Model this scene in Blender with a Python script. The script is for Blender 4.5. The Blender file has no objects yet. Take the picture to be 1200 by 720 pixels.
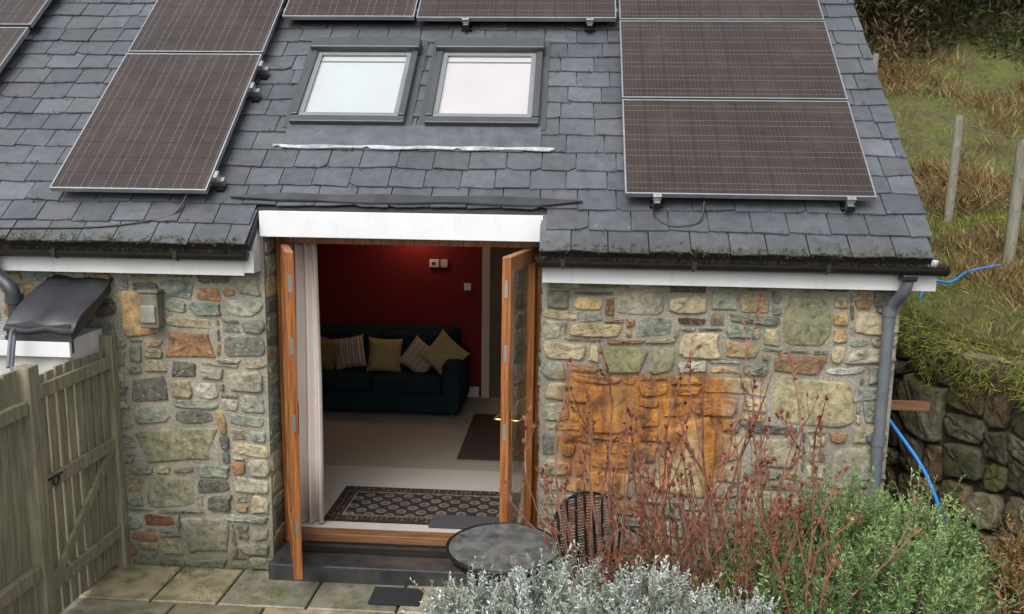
import bpy, math, random
import numpy as np
from mathutils import Vector, Matrix
R=random.Random(7); NR=np.random.default_rng(7)
sc=bpy.context.scene
rad=math.radians
# ------------------------------------------------------------------ helpers
def new_mat(name):
    m=bpy.data.materials.new(name); m.use_nodes=True
    nt=m.node_tree; b=nt.nodes.get('Principled BSDF'); return m,nt,b
def N(nt,t,**kw):
    n=nt.nodes.new(t)
    for k,v in kw.items():
        if k in n.inputs: n.inputs[k].default_value=v
        else: setattr(n,k,v)
    return n
def L(nt,a,b): nt.links.new(a,b)
def mixc(nt,fac,a,b,mode='MIX'):
    n=nt.nodes.new('ShaderNodeMix'); n.data_type='RGBA'; n.blend_type=mode
    for s,v in ((n.inputs[0],fac),(n.inputs[6],a),(n.inputs[7],b)):
        if hasattr(v,'default_value') or hasattr(v,'links'): L(nt,v,s)
        elif isinstance(v,(int,float)): s.default_value=v
        else: s.default_value=(*v,1)
    return n.outputs[2]
def noise(nt,scale,detail=4,rough=.6,coord=None,dist=0,stretch=None):
    tc=nt.nodes.new('ShaderNodeTexCoord'); src=tc.outputs['Object'] if coord is None else coord
    if stretch:
        mp=nt.nodes.new('ShaderNodeMapping'); mp.inputs['Scale'].default_value=stretch; L(nt,src,mp.inputs[0]); src=mp.outputs[0]
    n=N(nt,'ShaderNodeTexNoise',Scale=scale,Detail=detail,Roughness=rough,Distortion=dist); L(nt,src,n.inputs['Vector']); return n.outputs['Fac']
def ramp(nt,fac,stops):
    r=nt.nodes.new('ShaderNodeValToRGB'); e=r.color_ramp.elements
    while len(e)<len(stops): e.new(.5)
    for i,(p,c) in enumerate(stops):
        e[i].position=p; e[i].color=(*c,1) if not isinstance(c,(int,float)) else (c,c,c,1)
    L(nt,fac,r.inputs[0]); return r.outputs[0]
def bump(nt,b,h,strength=.4,dist=.01):
    n=N(nt,'ShaderNodeBump',Strength=strength,Distance=dist); L(nt,h,n.inputs['Height']); L(nt,n.outputs[0],b.inputs['Normal'])
def simple(name,col,rough=.6,metal=0,var=.25,nscale=8,bmp=.1,stretch=None,bd=.005,col2=None,spec=None):
    m,nt,b=new_mat(name)
    n=noise(nt,nscale,stretch=stretch)
    c2=col2 or tuple(c*(1-var) for c in col); c1=tuple(min(1,c*(1+var*.6)) for c in col)
    L(nt,ramp(nt,n,[(.3,c2),(.7,c1)]),b.inputs['Base Color'])
    b.inputs['Roughness'].default_value=rough; b.inputs['Metallic'].default_value=metal
    if spec is not None: b.inputs['Specular IOR Level'].default_value=spec
    if bmp: bump(nt,b,n,bmp,bd)
    return m
def attr_mat(name,rough=.85,nscale=30,amount=.5,bmp=.5,bd=.01,spec=.3,moss=None,stain=False,fine=None,plain=False):
    m,nt,b=new_mat(name)
    a=nt.nodes.new('ShaderNodeAttribute'); a.attribute_name='Col'; c=a.outputs['Color']
    if not plain:
        n=noise(nt,nscale,6,.65); n2=noise(nt,nscale*.25,3,.6)
        c=mixc(nt,1.0,c,ramp(nt,n,[(.25,1-amount),(.5,1.0),(.8,1+amount*.5)]),'MULTIPLY')
        c=mixc(nt,1.0,c,ramp(nt,n2,[(.3,(.72,.72,.70)),(.65,(1.15,1.13,1.05))]),'MULTIPLY')
    if fine:
        n3=noise(nt,fine,3,.5); c=mixc(nt,ramp(nt,n3,[(.62,0),(.70,.5)]),c,(.5,.5,.43))
    if moss:
        n4=noise(nt,3.5,5,.7); c=mixc(nt,ramp(nt,n4,[(.48,0),(.64,.85)]),c,moss)
    if stain: c=stain_nodes(nt,c)
    L(nt,c,b.inputs['Base Color']); b.inputs['Roughness'].default_value=rough; b.inputs['Specular IOR Level'].default_value=spec
    if bmp and not plain: bump(nt,b,n,bmp,bd)
    return m
def mth(nt,op,a,b=None,c=None):
    n=nt.nodes.new('ShaderNodeMath'); n.operation=op
    for i,v in enumerate((a,b,c)):
        if v is None: continue
        if isinstance(v,(int,float)): n.inputs[i].default_value=v
        else: L(nt,v,n.inputs[i])
    return n.outputs[0]
def smooth(nt,v,a,b):
    n=nt.nodes.new('ShaderNodeMapRange'); n.interpolation_type='SMOOTHSTEP'
    L(nt,v,n.inputs[0])
    if a<b: n.inputs[1].default_value=a; n.inputs[2].default_value=b
    else: n.inputs[1].default_value=b; n.inputs[2].default_value=a; n.inputs[3].default_value=1; n.inputs[4].default_value=0
    return n.outputs[0]
def stain_nodes(nt,c):
    # iron-water staining that has run down one part of the wall, plus damp darkening near the ground
    tc=nt.nodes.new('ShaderNodeTexCoord'); sp=nt.nodes.new('ShaderNodeSeparateXYZ'); L(nt,tc.outputs['Object'],sp.inputs[0])
    w=noise(nt,4,5,.65); wv=mth(nt,'MULTIPLY_ADD',w,.34,-.17)
    st=noise(nt,2.4,4,.6,stretch=(3.6,.01,.28)); sv=mth(nt,'MULTIPLY_ADD',st,1.9,-.95)
    X=mth(nt,'ADD',sp.outputs['X'],wv); Z=mth(nt,'ADD',sp.outputs['Z'],sv)
    # stain reaches furthest down on the west side of the patch
    Z=mth(nt,'SUBTRACT',Z,mth(nt,'MULTIPLY',sp.outputs['X'],.18))
    m=mth(nt,'MULTIPLY',smooth(nt,X,-.09,.04),smooth(nt,X,1.24,1.0))
    top=mth(nt,'ADD',sp.outputs['Z'],mth(nt,'MULTIPLY_ADD',w,.18,-.09))
    m=mth(nt,'MULTIPLY',m,smooth(nt,top,1.43,1.35)); m=mth(nt,'MULTIPLY',m,smooth(nt,Z,.28,.80))
    nf=noise(nt,14,5,.7); m=mth(nt,'MULTIPLY',m,smooth(nt,nf,.12,.46))
    tone=mth(nt,'MULTIPLY_ADD',noise(nt,8,5,.7),.55,mth(nt,'MULTIPLY',noise(nt,2.6,4,.6,stretch=(4,.01,.4)),.45))
    col=ramp(nt,tone,[(.36,(.045,.022,.012)),(.44,(.17,.062,.016)),(.52,(.36,.135,.024)),(.60,(.44,.20,.045)),(.70,(.42,.28,.12))])
    c=mixc(nt,mth(nt,'MULTIPLY',m,.93),c,col)
    damp=smooth(nt,mth(nt,'ADD',sp.outputs['Z'],wv),.30,-.15)
    c=mixc(nt,mth(nt,'MULTIPLY',damp,.6),c,(.065,.07,.03))
    grime=noise(nt,1.8,5,.65); c=mixc(nt,mth(nt,'MULTIPLY',smooth(nt,grime,.48,.68),.40),c,(.10,.105,.075))
    return c
def put(o,parent=None):
    sc.collection.objects.link(o)
    if parent is not None: o.parent=parent
    return o
def mk(name,V,F,mat,parent=None,cols=None,smooth_=False):
    me=bpy.data.meshes.new(name)
    V=np.asarray(V,dtype=float).reshape(-1,3)
    me.from_pydata(V.tolist(),[],F if isinstance(F,list) else F.tolist())
    if cols is not None:
        ca=me.color_attributes.new('Col','FLOAT_COLOR','POINT')
        c=np.ones((len(V),4)); c[:,:3]=np.asarray(cols); ca.data.foreach_set('color',c.ravel())
    if mat: me.materials.append(mat)
    if smooth_: me.polygons.foreach_set('use_smooth',[True]*len(me.polygons))
    me.update(); return put(bpy.data.objects.new(name,me),parent)
BF=[(0,3,2,1),(4,5,6,7),(0,1,5,4),(1,2,6,5),(2,3,7,6),(3,0,4,7)]
def box(name,x0,x1,y0,y1,z0,z1,mat,parent=None,bev=0,seg=2):
    V=[(x0,y0,z0),(x1,y0,z0),(x1,y1,z0),(x0,y1,z0),(x0,y0,z1),(x1,y0,z1),(x1,y1,z1),(x0,y1,z1)]
    o=mk(name,V,BF,mat,parent)
    if bev:
        md=o.modifiers.new('b','BEVEL'); md.width=bev; md.segments=seg; md.limit_method='ANGLE'
    return o
def empty(name): 
    e=bpy.data.objects.new(name,None); e.empty_display_size=.2; return put(e)
def curve(name,splines,rad_,mat,parent=None,res=2,smooth_=False):
    cu=bpy.data.curves.new(name,'CURVE'); cu.dimensions='3D'; cu.bevel_depth=rad_; cu.bevel_resolution=res; cu.use_fill_caps=True
    for s in splines:
        pts=s[0] if isinstance(s,tuple) else s; rr=s[1] if isinstance(s,tuple) else [1]*len(pts)
        sp=cu.splines.new('POLY'); sp.points.add(len(pts)-1)
        for i,p in enumerate(pts): sp.points[i].co=(*p,1); sp.points[i].radius=rr[i]
        sp.use_smooth=True
    cu.materials.append(mat); return put(bpy.data.objects.new(name,cu),parent)
def spline_pts(ctrl,n=24):
    ctrl=[Vector(c) for c in ctrl]; P=[ctrl[0]]+ctrl+[ctrl[-1]]; out=[]
    for i in range(1,len(P)-2):
        for k in range(n):
            t=k/n; p0,p1,p2,p3=P[i-1:i+3]
            out.append(.5*((2*p1)+(-p0+p2)*t+(2*p0-5*p1+4*p2-p3)*t*t+(-p0+3*p1-3*p2+p3)*t**3))
    out.append(ctrl[-1]); return out
def unit(a): return a/np.maximum(np.linalg.norm(a,axis=-1,keepdims=True),1e-9)
def leaves(name,P,D,Ln,Wd,C,mat,parent=None):
    n=len(P); D=unit(D); S=unit(np.cross(D,NR.normal(size=(n,3)))); Ln=np.broadcast_to(Ln,(n,))[:,None]; Wd=np.broadcast_to(Wd,(n,))[:,None]
    up=unit(np.cross(S,D))
    V=np.stack([P,P+D*Ln*.45+S*Wd+up*Wd*.3,P+D*Ln,P+D*Ln*.45-S*Wd+up*Wd*.3],1).reshape(-1,3)
    F=np.arange(n*4).reshape(n,4); return mk(name,V,F,mat,parent,np.repeat(C,4,0))
def sn(x,y,s=1.,ph=0.):
    return (np.sin(x*1.7*s+1.3*y*s+ph)+np.sin(-x*2.9*s+2.3*y*s+ph*2+1)*.6+np.sin(x*5.3*s+4.1*y*s+ph*3)*.35+np.sin(-x*9.1*s+7.7*y*s)*.2)/2.15
def sstep(v,a,b):
    t=np.clip((v-a)/(b-a),0,1); return t*t*(3-2*t)
# ------------------------------------------------------------------ materials
M_stone=attr_mat('rubble_stone',.88,24,.65,.9,.014,stain=True,fine=55)
M_stone_dark=attr_mat('mossy_stone',.9,16,.6,.9,.025,moss=(.075,.085,.022))
def mortar_mat():
    m,nt,b=new_mat('lime_mortar'); n=noise(nt,60,6,.7); n2=noise(nt,3,4,.6)
    c=ramp(nt,n,[(.3,(.22,.20,.16)),(.6,(.43,.40,.335))]); c=mixc(nt,1,c,ramp(nt,n2,[(.3,(.6,.6,.58)),(.7,(1.05,1.03,.98))]),'MULTIPLY')
    c=stain_nodes(nt,c); L(nt,c,b.inputs['Base Color']); b.inputs['Roughness'].default_value=.95; bump(nt,b,n,.9,.012); return m
M_mortar=mortar_mat()
def slate_mat():
    m,nt,b=new_mat('welsh_slate'); a=nt.nodes.new('ShaderNodeAttribute'); a.attribute_name='Col'
    n=noise(nt,14,6,.65); n2=noise(nt,1.6,4,.6); n3=noise(nt,26,4,.7)
    c=mixc(nt,1.0,a.outputs['Color'],ramp(nt,n,[(.25,.72),(.5,1.0),(.8,1.2)]),'MULTIPLY')
    c=mixc(nt,1.0,c,ramp(nt,n2,[(.3,(.74,.75,.77)),(.7,(1.15,1.15,1.13))]),'MULTIPLY')
    c=mixc(nt,ramp(nt,n3,[(.63,0),(.70,.4)]),c,(.24,.25,.23))
    n4=noise(nt,2.3,4,.6); c=mixc(nt,ramp(nt,mth(nt,'MULTIPLY',n4,n3),[(.34,0),(.40,.5)]),c,(.09,.09,.045))
    tc=nt.nodes.new('ShaderNodeTexCoord'); sp=nt.nodes.new('ShaderNodeSeparateXYZ'); L(nt,tc.outputs['Object'],sp.inputs[0])
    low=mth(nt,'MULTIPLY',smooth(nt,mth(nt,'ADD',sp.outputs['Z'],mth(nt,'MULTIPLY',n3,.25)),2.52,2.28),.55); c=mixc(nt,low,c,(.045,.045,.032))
    L(nt,c,b.inputs['Base Color']); L(nt,ramp(nt,n,[(.3,.34),(.7,.55)]),b.inputs['Roughness']); b.inputs['Specular IOR Level'].default_value=.5
    bump(nt,b,n,.45,.006); return m
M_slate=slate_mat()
M_under=simple('roof_underlay',(.03,.03,.033),.9)
def white_mat():
    m,nt,b=new_mat('white_upvc'); n=noise(nt,3,4); n2=noise(nt,7,5,.7,stretch=(3,3,.5))
    c=mixc(nt,ramp(nt,n2,[(.55,0),(.8,.5)]),ramp(nt,n,[(.3,(.62,.63,.64)),(.7,(.70,.71,.73))]),(.40,.40,.36))
    L(nt,c,b.inputs['Base Color']); b.inputs['Roughness'].default_value=.45; return m
M_white=white_mat()
M_black=simple('black_plastic',(.015,.015,.016),.35,var=.3,bmp=.05)
M_grey=simple('grey_plastic_pipe',(.12,.135,.15),.45,var=.25,bmp=.03)
M_alu=simple('aluminium',(.42,.43,.44),.4,.9,var=.15)
M_lead=simple('lead_flashing',(.40,.42,.44),.5,.2,var=.5,nscale=12)
M_felt=simple('rubber_flashing',(.035,.037,.042),.4,var=.5,nscale=6,bmp=.3,bd=.02)
M_vframe=simple('window_frame_grey',(.07,.075,.08),.4,.3,var=.12,bmp=.02)
M_vsash=simple('sash_grey',(.20,.21,.215),.4,.2,var=.1,bmp=.02)
M_blind=simple('roller_blind',(.50,.515,.53),.7,var=.06,nscale=2,bmp=.0)
M_blind2=simple('roller_blind_pink',(.54,.50,.515),.7,var=.06,nscale=2,bmp=.0)
M_wood=simple('varnished_hardwood',(.33,.125,.036),.32,var=.55,nscale=5,stretch=(14,14,.7),bmp=.1,col2=(.12,.04,.013))
M_oak=simple('threshold_oak',(.22,.105,.045),.5,var=.5,nscale=5,stretch=(.7,14,14),bmp=.15)
def fence_mat():
    m,nt,b=new_mat('weathered_fence_timber'); n=noise(nt,4,6,.65,stretch=(9,9,.8)); n2=noise(nt,1.6,4,.6)
    c=ramp(nt,n,[(.3,(.12,.108,.07)),(.7,(.34,.30,.21))]); c=mixc(nt,ramp(nt,n2,[(.4,0),(.7,.55)]),c,(.15,.16,.085)); L(nt,c,b.inputs['Base Color']); b.inputs['Roughness'].default_value=.85; bump(nt,b,n,.6,.006); return m
M_fence=fence_mat()
M_post=simple('grey_post_timber',(.22,.21,.16),.9,var=.4,nscale=8,stretch=(8,8,.8),bmp=.5)
M_red=simple('red_wall_paint',(.17,.006,.010),.85,var=.05,nscale=2,bmp=.02)
M_cream=simple('cream_paint',(.55,.50,.42),.7,var=.05,bmp=.02)
M_ceil=simple('ceiling_paint',(.7,.68,.64),.8,var=.03,bmp=.0)
M_carpet=simple('beige_carpet',(.38,.33,.26),.95,var=.14,nscale=90,bmp=.4)
M_carpet2=simple('light_carpet',(.50,.47,.42),.95,var=.16,nscale=90,bmp=.4)
M_sofa=simple('teal_upholstery',(.006,.024,.032),.85,var=.25,nscale=25,bmp=.2,spec=.2)
M_gold=simple('gold_cushion',(.38,.29,.13),.8,var=.3,nscale=50,bmp=.2)
M_gold2=simple('mustard_cushion',(.22,.14,.04),.8,var=.3,nscale=50,bmp=.2)
M_curtain=simple('cream_curtain',(.84,.74,.68),.85,var=.05,nscale=4,bmp=.1)
M_brass=simple('brass',(.75,.5,.15),.25,1,var=.1,bmp=0)
M_iron=simple('black_iron',(.02,.02,.022),.4,.5,var=.3)
M_dark=simple('dark_mat',(.018,.018,.02),.9,var=.3,nscale=80,bmp=.5)
M_hose=simple('blue_water_pipe',(.01,.18,.52),.4,var=.1,bmp=0)
M_soil=simple('soil',(.05,.035,.022),.95,var=.5,nscale=20,bmp=.8,bd=.03)
M_step=simple('wet_slate_step',(.04,.041,.043),.35,var=.5,nscale=10,bmp=.2)
M_box=simple('weathered_light_case',(.17,.155,.12),.65,var=.4,nscale=14)
M_leaf=attr_mat('leaf',.75,spec=.25,plain=True)
M_stem=attr_mat('grass_blades',.85,spec=.2,plain=True)
def glass_mat(name,tint,base,rough=.02):
    m,nt,b=new_mat(name); nt.nodes.remove(b); g=N(nt,'ShaderNodeBsdfGlossy',Roughness=rough); g.inputs[0].default_value=(1,1,1,1)
    t=nt.nodes.new('ShaderNodeBsdfTransparent'); t.inputs[0].default_value=(*tint,1)
    lw=N(nt,'ShaderNodeLayerWeight',Blend=.5); fr=mth(nt,'MULTIPLY_ADD',mth(nt,'POWER',lw.outputs['Facing'],4.0),.85,base)
    mx=nt.nodes.new('ShaderNodeMixShader'); L(nt,fr,mx.inputs[0]); L(nt,t.outputs[0],mx.inputs[1]); L(nt,g.outputs[0],mx.inputs[2]); L(nt,mx.outputs[0],nt.nodes['Material Output'].inputs[0]); return m
M_glass=glass_mat('window_glass',(.93,.95,.94),.07)
def table_mat():
    m,nt,b=new_mat('wet_table_glass'); n=noise(nt,9,5,.65)
    L(nt,ramp(nt,n,[(.35,(.05,.055,.055)),(.65,(.16,.165,.16))]),b.inputs['Base Color']); L(nt,ramp(nt,n,[(.3,.12),(.7,.4)]),b.inputs['Roughness']); b.inputs['Specular IOR Level'].default_value=.7; bump(nt,b,n,.15,.01); return m
M_tglass=table_mat()
def pv_mat(name,landscape):
    m,nt,b=new_mat(name); tc=nt.nodes.new('ShaderNodeTexCoord'); sp=nt.nodes.new('ShaderNodeSeparateXYZ'); L(nt,tc.outputs['Object'],sp.inputs[0])
    def line(v,per,wd):
        f=mth(nt,'FRACT',mth(nt,'DIVIDE',v,per)); d=mth(nt,'ABSOLUTE',mth(nt,'SUBTRACT',f,.5)); return mth(nt,'GREATER_THAN',d,.5-wd/per/2)
    X,Y=sp.outputs['X'],sp.outputs['Y']
    cell=mth(nt,'MAXIMUM',line(X,.158,.005),line(Y,.158,.005))
    bus=line(X if not landscape else Y,.0527,.0026)
    fing=line(Y if not landscape else X,.0264,.0030)
    n=noise(nt,1.6,4,.6)
    base=ramp(nt,n,[(.3,(.022,.013,.011)),(.7,(.042,.027,.022))])
    base=mixc(nt,mth(nt,'MULTIPLY',fing,.28),base,(.13,.11,.10)); base=mixc(nt,mth(nt,'MULTIPLY',bus,.65),base,(.22,.20,.19)); base=mixc(nt,mth(nt,'MULTIPLY',cell,.85),base,(.009,.007,.007))
    n2=noise(nt,5,5,.7); base=mixc(nt,ramp(nt,n2,[(.5,0),(.78,.18)]),base,(.12,.11,.10))
    L(nt,base,b.inputs['Base Color']); L(nt,ramp(nt,n2,[(.3,.14),(.7,.26)]),b.inputs['Roughness']); b.inputs['Specular IOR Level'].default_value=.5
    return m
M_pvL=pv_mat('photovoltaic_cells_landscape',True); M_pvP=pv_mat('photovoltaic_cells_portrait',False)
def rug_mat(name):
    m,nt,b=new_mat(name); tc=nt.nodes.new('ShaderNodeTexCoord'); sp=nt.nodes.new('ShaderNodeSeparateXYZ'); L(nt,tc.outputs['Generated'],sp.inputs[0])
    def edge(v): return mth(nt,'MINIMUM',v,mth(nt,'SUBTRACT',1.0,v))
    e=mth(nt,'MINIMUM',mth(nt,'MULTIPLY',edge(sp.outputs['X']),1.5),mth(nt,'MULTIPLY',edge(sp.outputs['Y']),.8))
    mp=nt.nodes.new('ShaderNodeMapping'); mp.inputs['Rotation'].default_value=(0,0,rad(45)); mp.inputs['Scale'].default_value=(9,9,9); L(nt,tc.outputs['Object'],mp.inputs[0])
    v=N(nt,'ShaderNodeTexVoronoi',Scale=1.,Randomness=0.); L(nt,mp.outputs[0],v.inputs['Vector'])
    pat=ramp(nt,v.outputs['Distance'],[(.0,(.26,.19,.13)),(.14,(.06,.02,.02)),(.30,(.025,.018,.02)),(.46,(.24,.19,.14)),(.52,(.02,.015,.018))])
    v2=N(nt,'ShaderNodeTexVoronoi',Scale=26.,Randomness=.3); L(nt,tc.outputs['Object'],v2.inputs['Vector'])
    bd=ramp(nt,v2.outputs['Distance'],[(.2,(.24,.18,.13)),(.4,(.05,.015,.015)),(.6,(.02,.015,.02))])
    c=mixc(nt,mth(nt,'LESS_THAN',e,.13),pat,bd)
    ln=mth(nt,'LESS_THAN',mth(nt,'ABSOLUTE',mth(nt,'SUBTRACT',e,.13)),.008); c=mixc(nt,ln,c,(.28,.23,.17)); c=mixc(nt,mth(nt,'LESS_THAN',e,.02),c,(.02,.015,.015))
    c=mixc(nt,1,c,ramp(nt,noise(nt,9,5,.6),[(.3,.5),(.7,1.1)]),'MULTIPLY')
    L(nt,c,b.inputs['Base Color']); b.inputs['Roughness'].default_value=.95; return m
M_rug=rug_mat('persian_rug_weave')
def stripe_mat():
    m,nt,b=new_mat('striped_fabric'); tc=nt.nodes.new('ShaderNodeTexCoord'); w=N(nt,'ShaderNodeTexWave',Scale=5.); L(nt,tc.outputs['Object'],w.inputs['Vector'])
    c=ramp(nt,w.outputs['Fac'],[(.3,(.5,.42,.3)),(.45,(.10,.03,.03)),(.6,(.02,.03,.04)),(.85,(.45,.36,.25))]); L(nt,c,b.inputs['Base Color']); b.inputs['Roughness'].default_value=.9; return m
M_stripe=stripe_mat()
M_slab=attr_mat('sandstone_paving',.45,9,.55,.3,.01,spec=.5,moss=(.085,.095,.028))
def ground_mat():
    m,nt,b=new_mat('hill_turf'); n=noise(nt,1.2,6,.7); n2=noise(nt,14,5,.7)
    c=ramp(nt,n,[(.3,(.06,.045,.018)),(.45,(.11,.09,.032)),(.55,(.10,.11,.026)),(.75,(.14,.16,.035))]); c=mixc(nt,1,c,ramp(nt,n2,[(.3,.5),(.7,1.25)]),'MULTIPLY')
    L(nt,c,b.inputs['Base Color']); b.inputs['Roughness'].default_value=.95; bump(nt,b,n2,1,.05); return m
M_ground=ground_mat()
# ------------------------------------------------------------------ terrain
G=-.16
Wy=[-8,-1.6,-.6,.28,1.24,2.2,60]; Wx=[3.6,3.35,3.2,3.09,2.72,2.55,2.55]
WTy=[-3,-1.1,-.2,.8,1.7,4]; WTz=[.9,1.1,1.36,1.48,1.55,1.65]
def xr(y): return np.interp(y,Wy,Wx)
def height(x,y):
    b=np.interp(y,[-8,-1.6,-.6,.28,1.24,2,5,7,10,20,60,90],[.9,.95,1.2,1.45,1.5,1.68,1.74,2.12,3.5,8.8,24,30])
    d=x-xr(y); h=b+.24*np.clip(d,0,2)+.06*np.clip(d-2,0,30)+.13*sn(x,y,1.2)*np.clip(d,0,1)+.05*sn(x,y,4.)*np.clip(d,0,1)
    fx=sstep(d,.02,.16); fy=sstep(y,6.2,10); f=np.maximum(fx,fy)
    z=G+(h-G)*f
    zb=np.interp(y,[-12,-6,-3,-2,-1.35,-1.0],[1.2,1.1,.8,.42,.05,G])-G
    z=z+zb*sstep(x,-1.15,-.6)*(1-f)
    return z+.0
xs=np.concatenate([-np.geomspace(90,4,24),np.arange(-3.8,2.4,.2),np.arange(2.4,5,.07),np.geomspace(5,120,60)])
ys=np.concatenate([-np.geomspace(70,4.2,18),np.arange(-4,8,.13),np.geomspace(8,160,60)])
X,Y=np.meshgrid(xs,ys); Z=height(X,Y)
nx,ny=len(xs),len(ys); idx=np.arange(nx*ny).reshape(ny,nx)
F=np.stack([idx[:-1,:-1],idx[:-1,1:],idx[1:,1:],idx[1:,:-1]],-1).reshape(-1,4)
mk('ground',np.stack([X,Y,Z],-1),F,M_ground,smooth_=True)
pv=[];pf=[];pc=[]
yrow=-.02
while yrow>-4.2:
    d=R.choice([.42,.5,.6]); x=-3.9+R.random()*.3
    while x<1.9:
        w=R.choice([.45,.6,.75,.9]); 
        if not (x>-1.0 and yrow<-1.05):
            g=.008; x0,x1,y0,y1=x+g,x+w-g,yrow-d+g,yrow-g; z0=G+.005; z1=G+.032+R.uniform(-.003,.003); i=len(pv); e=.008
            pv+=[(x0,y0,z0),(x1,y0,z0),(x1,y1,z0),(x0,y1,z0),(x0,y0,z1-e),(x1,y0,z1-e),(x1,y1,z1-e),(x0,y1,z1-e),(x0+e,y0+e,z1),(x1-e,y0+e,z1),(x1-e,y1-e,z1),(x0+e,y1-e,z1)]
            pf+=[tuple(i+k for k in q) for q in ((0,1,5,4),(1,2,6,5),(2,3,7,6),(3,0,4,7),(4,5,9,8),(5,6,10,9),(6,7,11,10),(7,4,8,11),(8,9,10,11))]
            c=np.array(R.choice([(.29,.25,.17),(.22,.20,.145),(.31,.265,.18),(.23,.22,.17),(.34,.31,.24)]))*R.uniform(.8,1.1); pc+=[c]*12
        x+=w
    yrow-=d
mk('patio_paving',pv,pf,M_slab,cols=pc)
n=9000; x=NR.uniform(-3.1,1.5,n); y=np.where(NR.random(n)<.6,NR.normal(-.03,.03,n),NR.uniform(-.9,-.05,n)); k=sn(x,y,2.5)>.1; x=x[k];y=y[k];n=len(x)
leaves('moss_and_weeds',np.stack([x,y,np.full(n,G+.03)],1),NR.normal(size=(n,3))+[0,0,.6],NR.uniform(.006,.02,n),.003,np.tile([[.10,.11,.03]],(n,1))*NR.uniform(.4,1.4,(n,1)),M_stem)
# ------------------------------------------------------------------ stone walls
PAL=[((.36,.305,.20),3),((.27,.235,.16),3),((.215,.23,.185),3),((.35,.34,.29),2),((.40,.29,.15),1.3),((.12,.115,.10),1.8),((.17,.195,.165),2.6),((.27,.155,.085),1.1)]
PALD=[((.12,.11,.08),3),((.18,.16,.11),2),((.07,.065,.05),2.5),((.14,.10,.065),1)]
def pick(pal):
    c=R.choices([p[0] for p in pal],[p[1] for p in pal])[0]; k=R.uniform(.75,1.22); return tuple(v*k for v in c)
def pack(x0,x1,z0,z1,pre,cell=.036,wr=(3,10),hr=(2,4)):
    nx=int(round((x1-x0)/cell)); nz=int(round((z1-z0)/cell)); cx=(x1-x0)/nx; cz=(z1-z0)/nz; occ=np.zeros((nx,nz),bool); out=[]
    for (a,b,c,d,col) in pre:
        i0,i1,j0,j1=[int(round(v)) for v in ((a-x0)/cx,(b-x0)/cx,(c-z0)/cz,(d-z0)/cz)]
        i0=max(i0,0);j0=max(j0,0);i1=min(i1,nx);j1=min(j1,nz)
        if i1>i0 and j1>j0: occ[i0:i1,j0:j1]=True; out.append((x0+i0*cx,x0+i1*cx,z0+j0*cz,z0+j1*cz,col))
    for j in range(nz):
        i=0
        while i<nx:
            if occ[i,j]: i+=1; continue
            w=R.randint(*wr); h=R.randint(*hr)
            if R.random()<.10: w+=3;h+=2
            if w>6 and h<3 and R.random()<.5: h+=1
            k=0
            while i+k<nx and not occ[i+k,j] and k<w: k+=1
            rem=0
            while i+k+rem<nx and not occ[i+k+rem,j]: rem+=1
            if rem==1 or rem==2: k+=rem
            h=min(h,nz-j)
            while h>1 and occ[i:i+k,j:j+h].any(): h-=1
            if nz-(j+h)==1 and not occ[i:i+k,j+h:j+h+1].any(): h+=1
            occ[i:i+k,j:j+h]=True; out.append((x0+i*cx,x0+(i+k)*cx,z0+j*cz,z0+(j+h)*cz,None)); i+=k
    return out
def stones(rects,name,parent,mat,pal,frame=None,gap=.009,prot=.020,wave=.014,back=.04,jit=.004):
    V=[];Fc=[];C=[]; n=26; tmpl=[(1.0,.0),(.985,.55),(.95,.88),(.84,.97),(.62,1.0),(.3,1.0)]
    for (a,b,c,d,col) in rects:
        cx,cz=(a+b)/2,(c+d)/2; g=gap*R.uniform(.4,1.8); hw,hh=max((b-a)/2-g,.008),max((d-c)/2-g,.008)
        col=col or pick(pal); p=R.uniform(2.6,9); rot=R.uniform(-.06,.06)*min(1,hh/hw*2); pr=prot*R.uniform(.3,1.3); gx,gz=R.uniform(-.05,.05),R.uniform(-.07,.07)
        ph=[R.uniform(0,6.28) for _ in range(7)]; am=[R.uniform(0,.08),R.uniform(0,.06),R.uniform(0,.05),R.uniform(0,.04),R.uniform(0,.03),R.uniform(0,.025),R.uniform(0,.02)]
        ta=R.uniform(-.16,.16); tb=R.uniform(-.14,.14)
        i0=len(V); jt=[R.uniform(-1,1) for _ in range(n)]
        for s,dep in tmpl:
            for k in range(n):
                t=2*math.pi*k/n; ct,st=math.cos(t),math.sin(t)
                x=math.copysign(abs(ct)**(2/p),ct); z=math.copysign(abs(st)**(2/p),st)
                rr=1+sum(am[q]*math.sin((q+2)*t+ph[q]) for q in range(7))-.07
                x=x*(1+ta*z)*rr*hw*s; z=z*(1+tb*x/hw)*rr*hh*s+.002*jt[k]
                x,z=x*math.cos(rot)-z*math.sin(rot),x*math.sin(rot)+z*math.cos(rot)
                y=back if s==1.0 else -(dep*pr+gx*x+gz*z+(R.uniform(-jit,jit) if dep>.9 else jit*.8*jt[k]))
                X_,Z_=cx+x,cz+z
                X_+=wave*math.sin(Z_*7+1.3*X_); Z_+=wave*math.sin(X_*5+Z_*2)
                V.append((X_,y,Z_)); C.append(col)
        V.append((cx+wave*math.sin(cz*7+1.3*cx),-pr,cz+wave*math.sin(cx*5+cz*2))); C.append(col)
        for r in range(len(tmpl)-1):
            for k in range(n):
                k2=(k+1)%n; Fc.append((i0+r*n+k,i0+r*n+k2,i0+(r+1)*n+k2,i0+(r+1)*n+k))
        l=i0+(len(tmpl)-1)*n; cidx=i0+len(tmpl)*n
        for k in range(n): Fc.append((l+k,l+(k+1)%n,cidx))
    V=np.array(V)
    if frame is not None:
        o,u,nn=[np.array(v,float) for v in frame]; V=o+V[:,:1]*u-V[:,1:2]*nn+V[:,2:3]*np.array([0,0,1.])
    return mk(name,V,Fc,mat,parent,C,True)
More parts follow.
